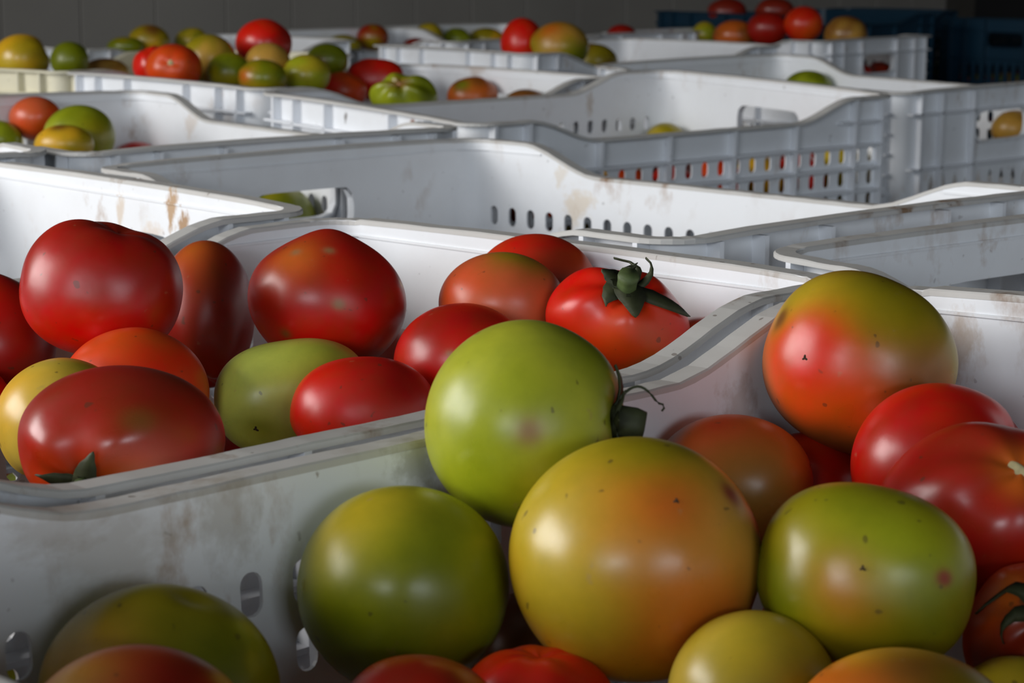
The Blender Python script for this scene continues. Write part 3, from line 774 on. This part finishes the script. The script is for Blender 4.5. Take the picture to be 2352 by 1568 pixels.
look('H11', 'ribbed green tomato with a peach stem scar in front of the flat-topped red one', ('GRN', 'DGR'), [(-.1, .5, .3, .1, 'BRN')], ('s', -.13, .52), scar=('s', .0035, 'peach'), lobes=(5, .09), dimple=.16)
look('H12', 'brown-orange tomato alone against the white end wall right of the ribbed green one', ('OR2', 'BRN'), [(-.4, .5, .3, .1, 'DGR')], None)
look('H13', 'dark olive tomato barely over the rim, rightmost in the heaped crate', ('BRN', 'DGR'), [], None)
look('H14', 'red tomato just showing at the rim between two olive ones', ('DRED',), [], None)
look('L1', 'tall red tomato, left of the far pair standing above the crates', ('RED', 'RED'), [], None)
look('L2', 'big olive-brown round tomato, right of the far pair standing above the crates', ('OLV', 'OCH'), [(.7, -.5, .5, .2, 'DGR'), (-.3, .6, .4, .2, 'OR2')], None)
look('L3', 'olive tomato half hidden left of the far red and olive pair', ('OLV', 'BRN'), [], None)
look('L4', 'dark ochre tomato half hidden right of the far red and olive pair', ('OLV', 'BRN'), [], None)
look('T1', 'small red tomato in the last row before the tiled wall', ('DRED', 'OLV'), [(0, -.6, .5, .2, 'OLV')], None)
look('T2', 'olive sliver of a tomato left of the small red one in the last row', ('OLV',), [], None)
look('T3', 'yellow-green tomato in the last row beside the white rim step', ('YOL', 'OLV'), [], None)
look('T4', 'dark green tomato in the last row between the yellow-green and mustard ones', ('GRN', 'DGR'), [], None)
look('T5', 'mustard tomato in the last row left of the tall red one', ('OLV', 'YEL'), [], None)
look('T6', 'small dark red tomato on the last row, right of the far pair', ('DRED',), [], None)
look('T7', 'dark red sliver of a tomato under the yellow-green one in the last row', ('CHE',), [], None)
look('M1', 'single green tomato against the sloping rim of the right crate', ('GRN', 'DGR'), [], None)
look('M2', 'ochre tomato seen through the handle opening at the right edge', ('OCH', 'BRN'), [], None)
look('F1', 'olive tomato low inside the slotted crate beside the far slots', ('OLV', 'YOL'), [], None)
look('P1', 'yellow-green tomato, leftmost in the dim far right crate', ('YOL', 'GRN'), [], None)
look('P2', 'brown-orange tomato in the dim far right crate', ('OR2', 'BRN'), [], None)
look('P3', 'dark red tomato left of the bright red one in the dim far right crate', ('DRED',), [], None)
look('P4', 'bright red tomato on top of the dim far right crate', ('RED', 'ORG'), [], None)
look('P5', 'ochre tomato, rightmost on the dim far right crate', ('OCH', 'BRN'), [], None)
look('P6', 'small red tomato sliver left of the yellow-green one at far right', ('DRED',), [], None)
look('U1', 'dark red tomato on the blue crate, left one of two', ('CHE', 'DRED'), [], None)
look('U2', 'dark red tomato on the blue crate, right one of two', ('CHE', 'BRED'), [], None)
GROUPS = {'N': 'tomatoes in the last crates by the tiled wall', 'A': 'large tomatoes in the front crate', 'B': 'red tomatoes in the second crate', 'G': 'tomatoes in the left crate', 'H': 'tomatoes heaped in the crowded crate',
          'J': 'tomatoes in the cream crate', 'Q': 'tomatoes by the tiled wall', 'L': 'tomatoes in the far middle crate', 'T': 'tomatoes in the last row of crates',
          'M': 'tomatoes in the right crate', 'F': 'tomatoes inside the slotted crate', 'P': 'tomatoes on the dim far right crate', 'U': 'tomatoes on the blue crate'}
M_BROWN = simple('dark_blossom_scar', (.05, .03, .015, 1), .9)
M_PEACH = simple('peach_scar', (.45, .24, .12, 1), .8)
SCM = {'brown': M_BROWN, 'tan': M_SCAR, 'pale': M_PALE, 'peach': M_PEACH}
VIS = []                       # (crate, centre, radius)
for idx, row in enumerate(TROWS.splitlines()):
    k, ck, cx, cy, rx, ry, rot, Z = row.split(); cx, cy, rx, ry, rot, Z = map(float, (cx, cy, rx, ry, rot, Z))
    s = S[k]; o3 = ray(cx, cy) * Z + Vector((0, 0, CAMZ)); RX, RY = rx * Z / F_PX, ry * Z / F_PX; RZ = math.sqrt(RX * RY)
    rs = random.Random(idx * 7 + 1)
    if s['pole']:
        d = disc(s['pole'][1], s['pole'][2]); axis = d if s['pole'][0] == 's' else -d
    else:
        axis = Vector((rs.uniform(-1, 1), rs.uniform(-.2, 1), rs.uniform(-.7, .7))).normalized()
    res = (128, 88) if ck in 'AB' else (64, 44)
    kw = {q: s[q] for q in ('bumps', 'lobes', 'dimple', 'lump', 'boxy') if q in s}
    if 'lobes' not in kw: kw['lobes'] = (rs.choice((4, 5, 6)), rs.uniform(.008, .022))
    me, surf = tomato_mesh('tomato', RX, RY, RZ, rot, axis, res, idx * 11 + 3, s['base'], s['patches'], **kw)
    has = 'scar' in s or 'stem' in s
    if has:
        root = bpy.data.objects.new('tomato', None); C.objects.link(root); root.location = o3; root.empty_display_size = .02
        fl = bpy.data.objects.new('fruit', me); C.objects.link(fl); fl.parent = root
    else:
        root = bpy.data.objects.new('tomato', me); C.objects.link(root); root.location = o3
    tag(root, s['label'], 'tomato', GROUPS[ck])
    VIS.append((ck, o3, RZ, (cx, cy, rx, ry, Z)))
    if 'scar' in s:
        kind, rad, mt = s['scar']; d = axis if kind == 's' else -axis
        scar(root, surf, d, rad, SCM[mt], spikes=3 if (kind == 'b') else 0, name='blossom_scar' if kind == 'b' else 'stem_scar', stretch=2.8 if k == 'A7' else 1, ang0=-.6, h=.0012 if k in ('A7', 'H1', 'H11') else .0005)
    st = s.get('stem')
    if st == 'B13':
        o = surf(axis)
        for az, ln, wd, lf, cu, be in ((-1.45, .019, .013, .06, 0, 0), (-.55, .031, .0075, .05, .0, .35), (.9, .024, .0035, .30, .5, .9), (2.5, .014, .010, .22, .25, 0), (3.7, .016, .011, .06, .0, .4), (1.7, .015, .008, .42, .5, -.5), (.3, .019, .004, .4, .3, .8)):
            sepal(root, surf, axis, az, ln, wd, lf, cu, bend=be)
        up = (axis + CU_ * .25).normalized()
        tube('stem', [o, o + up * .003, o + up * .0065, o + up * .0095], [.0050, .0042, .0042, .0046], M_STEM, root, 15, .08)
    if st == 'A3':
        o = surf(axis)
        for az, ln, wd, lf, cu, be in ((PI * .5, .018, .0050, .10, .0, .3), (PI * .75, .014, .006, .25, .2, 0), (-PI * .5, .013, .007, .12, .1, 0), (PI, .013, .007, .2, .1, 0), (0, .012, .006, .2, 0, 0)):
            sepal(root, surf, axis, az, ln, wd, lf, cu, bend=be)
        e1 = CR_; u1 = CU_
        tube('stem', [o - e1 * .001, o + e1 * .004 + u1 * .0003, o + e1 * .0080 - u1 * .0006, o + e1 * .0112 - u1 * .0012], [.0064, .0052, .0054, .0046], M_SEPAL, root, 15, .07)
        pts = []
        for i in range(15):
            t = i / 14; pts.append(o + e1 * (.0005 + .0165 * t) + u1 * (.004 + .0095 * math.sin(min(1, t * 1.12) * PI * .80) - .004 * t) + CB_ * .002)
        pts += [pts[-1] + e1 * .0004 + u1 * -.0012, pts[-1] + e1 * -.0004 + u1 * -.0022]
        tube('curled_sepal', pts, [.0006 - .00025 * i / len(pts) for i in range(len(pts))], M_SEPAL, root, 6)
    if st == 'B6':
        for az, ln, wd, lf, cu in ((PI * .42, .017, .0075, .10, .0), (PI * .92, .015, .0065, .25, .1), (-.3, .016, .006, .15, 0), (-PI * .5, .013, .006, .2, 0), (PI * 1.3, .012, .006, .2, 0)):
            sepal(root, surf, axis, az, ln, wd, lf, cu)
        o = surf(axis); tube('stem', [o, o + axis * .004, o + axis * .006], [.0035, .003, .003], M_STEM, root, 12, .08)
    if st == 'A10':
        for az, ln, wd, lf, cu, be in ((PI * .62, .021, .0055, .08, .0, 1.0), (PI * .9, .016, .005, .1, .1, .8), (PI * .25, .018, .005, .1, .1, .5), (-.6, .016, .005, .1, 0, 0), (-PI * .6, .015, .005, .12, 0, 0)):
            sepal(root, surf, axis, az, ln, wd, lf, cu, bend=be)
        o = surf(axis); tube('stem', [o, o + axis * .003, o + axis * .005], [.003, .0026, .003], M_SEPAL, root, 12, .08)

# ---- further tomatoes that show through gaps and slots, and the bulk under them
def inpoly(x, y, P):
    c = False
    for i in range(len(P)):
        (x1, y1), (x2, y2) = P[i], P[i - 1]
        if (y1 > y) != (y2 > y) and x < (x2 - x1) * (y - y1) / (y2 - y1) + x1: c = not c
    return c
EX = [[(0, 1180), (980, 1000), (990, 1130), (760, 1180), (690, 1300), (680, 1568), (620, 1500), (560, 1400), (400, 1340), (230, 1380), (110, 1500), (0, 1568)],
      [(1480, 890), (1820, 690), (1775, 950), (1800, 1000), (1500, 975)], [(2160, 690), (2352, 690), (2352, 960), (2290, 890), (2180, 860)],
      [(0, 500), (60, 640), (60, 560), (180, 510), (380, 560), (880, 500), (1900, 650), (1660, 742), (1587, 740), (1500, 640), (1300, 600), (1200, 560), (1080, 600), (1010, 690), (945, 760), (900, 600), (770, 540), (650, 600), (590, 660), (520, 560), (0, 400)]]
def project(p):
    q = p - Vector((0, 0, CAMZ)); dz = -q.dot(CB_)
    return 1176 + F_PX * q.dot(CR_) / dz, 784 - F_PX * q.dot(CU_) / dz, dz
fill_cols = [('RED', 'DRED'), ('DRED',), ('ORG', 'RED'), ('OLV', 'YOL'), ('GRN', 'DGR'), ('RED',), ('YEL', 'OLV'), ('BRED',)]
fmesh = []
for i, b in enumerate(fill_cols):
    a = Vector((math.cos(i), math.sin(i * 2.1), .3)).normalized()
    fmesh.append(tomato_mesh('hidden_tomato', 1, 1, .93, 0, a, (40, 26), 500 + i, b, lobes=(5, .02))[0])
fr = random.Random(11)
FL = {'A': 'tomato wedged below the big ones in the front crate, mostly hidden', 'B': 'tomato wedged below the red ones in the second crate, mostly hidden',
      'F': 'tomato seen in pieces through the slots of the ribbed crate', 'M': 'tomato low inside the right crate behind its slots',
      'P': 'tomato seen dimly through the handle opening of the far right crate', 'G': 'tomato low inside the left crate, mostly hidden'}
for ck, layers, rad in (('A', (-.095,), .029), ('B', (-.088,), .029), ('F', (-.081, -.137), .0275), ('P', (-.075,), .028)):
    Mx = crate_matrix(ck)
    for li, lz in enumerate(layers):
        nx, ny = int((LEN - .03) / (rad * 2)), int((WID - .03) / (rad * 2))
        for i in range(nx):
            for j in range(ny):
                rr = rad * fr.uniform(.92, 1.04)
                lx = -(LEN / 2 - .016 - rad) + (LEN - .032 - 2 * rad) * i / (nx - 1) + fr.uniform(-.001, .001); ly = -(WID / 2 - .014 - rad) + (WID - .028 - 2 * rad) * j / (ny - 1)
                lx = max(-(LEN / 2 - .012 - rr), min(LEN / 2 - .012 - rr, lx)); ly = max(-(WID / 2 - .012 - rr), min(WID / 2 - .012 - rr, ly))
                p = Mx @ Vector((lx, ly, lz + fr.uniform(-.004, .003)))
                if (ck == 'F' and ly > -.06) or (ck in 'MP' and lx < .16): continue
                if any(c == ck and (p - q).length < (rr + r2) * .985 for c, q, r2, _ in VIS): continue
                x, y, dz = project(p); rp = rr * F_PX / dz; bad = False
                for a in range(13):
                    X, Y = (x, y) if a == 12 else (x + rp * math.cos(a * PI / 6), y + rp * math.sin(a * PI / 6))
                    if not (0 <= X <= 2352 and 0 <= Y <= 1568): continue
                    if any(inpoly(X, Y, P_) for P_ in EX) and ck in 'AB' and not any(((X - e[0]) / e[2]) ** 2 + ((Y - e[1]) / e[3]) ** 2 < 1 and e[4] < dz for _, _, _, e in VIS): bad = True
                # do not stand in front of a tomato that the photograph shows uncovered
                if ck in 'AB' and 0 <= x <= 2352 and y - rp < 1568:
                    for c, q, r2, e in VIS:
                        if c == ck and e[4] > dz + .01 and ((x - e[0]) / (e[2] + rp * .9)) ** 2 + ((y - e[1]) / (e[3] + rp * .9)) ** 2 < 1:
                            # covered part must itself be hidden by a nearer visible one
                            if not any(((x - e2[0]) / e2[2]) ** 2 + ((y - rp * .8 - e2[1]) / e2[3]) ** 2 < 1 and e2[4] < dz for _, _, _, e2 in VIS): bad = True
                if bad: continue
                if ck == 'M' and li == 0 and ly < 0 and lx < 0: pass
                o = bpy.data.objects.new('tomato', fr.choice(fmesh)); C.objects.link(o); o.location = p
                o.scale = (rr, rr, rr); o.rotation_euler = (fr.uniform(-.6, .6), fr.uniform(-.6, .6), fr.uniform(0, 6))
                lb = FL[ck]
                if ck == 'F': lb = ('tomato behind the upper slots of the ribbed crate', 'tomato behind the lower slots of the ribbed crate')[li]
                tag(o, lb, 'tomato', ('half hidden ' if li == 0 else 'lower half hidden ') + GROUPS[ck])
def bulk(top):
    G, f = GRID[(20, 12)]; r = .030; n = len(G); V = []; Fc = []; Cc = []
    rb = random.Random(5); z = -RIM + .005 + r
    while z + r <= top + .001:
        for i in range(8):
            for j in range(5):
                o = np.array([-(HL - .013 - r) + 2 * (HL - .013 - r) * i / 7, -(HW - .013 - r) + 2 * (HW - .013 - r) * j / 4, z])
                b = len(V); V.extend((G * r * .97 + o).tolist()); Fc.extend(tuple(q + b for q in t) for t in f)
                Cc.extend([tuple(COLL[rb.choice(('RED', 'DRED', 'GRN', 'OLV', 'ORG', 'YEL'))]) + (1,)] * n)
        z += 2 * r * .98
    me = bpy.data.meshes.new('tomato_bulk'); me.from_pydata(V, [], Fc)
    at = me.color_attributes.new('ripeness', 'FLOAT_COLOR', 'POINT'); at.data.foreach_set('color', np.array(Cc, dtype=np.float32).ravel())
    me.materials.append(M_SKIN); me.shade_smooth(); return me
bl = bulk(-.142); bh = bulk(-.10)
for k in CRATES:
    o = bpy.data.objects.new('tomato_bulk', bl if k in 'ABCDEVFMGH' else bh); C.objects.link(o); M = crate_matrix(k)
    o.rotation_euler = M.to_euler(); o.location = M.translation
    tag(o, 'tomatoes buried out of sight in the ' + CLAB[k].split(' with ')[0].split(',')[0], 'tomatoes', kind='stuff')
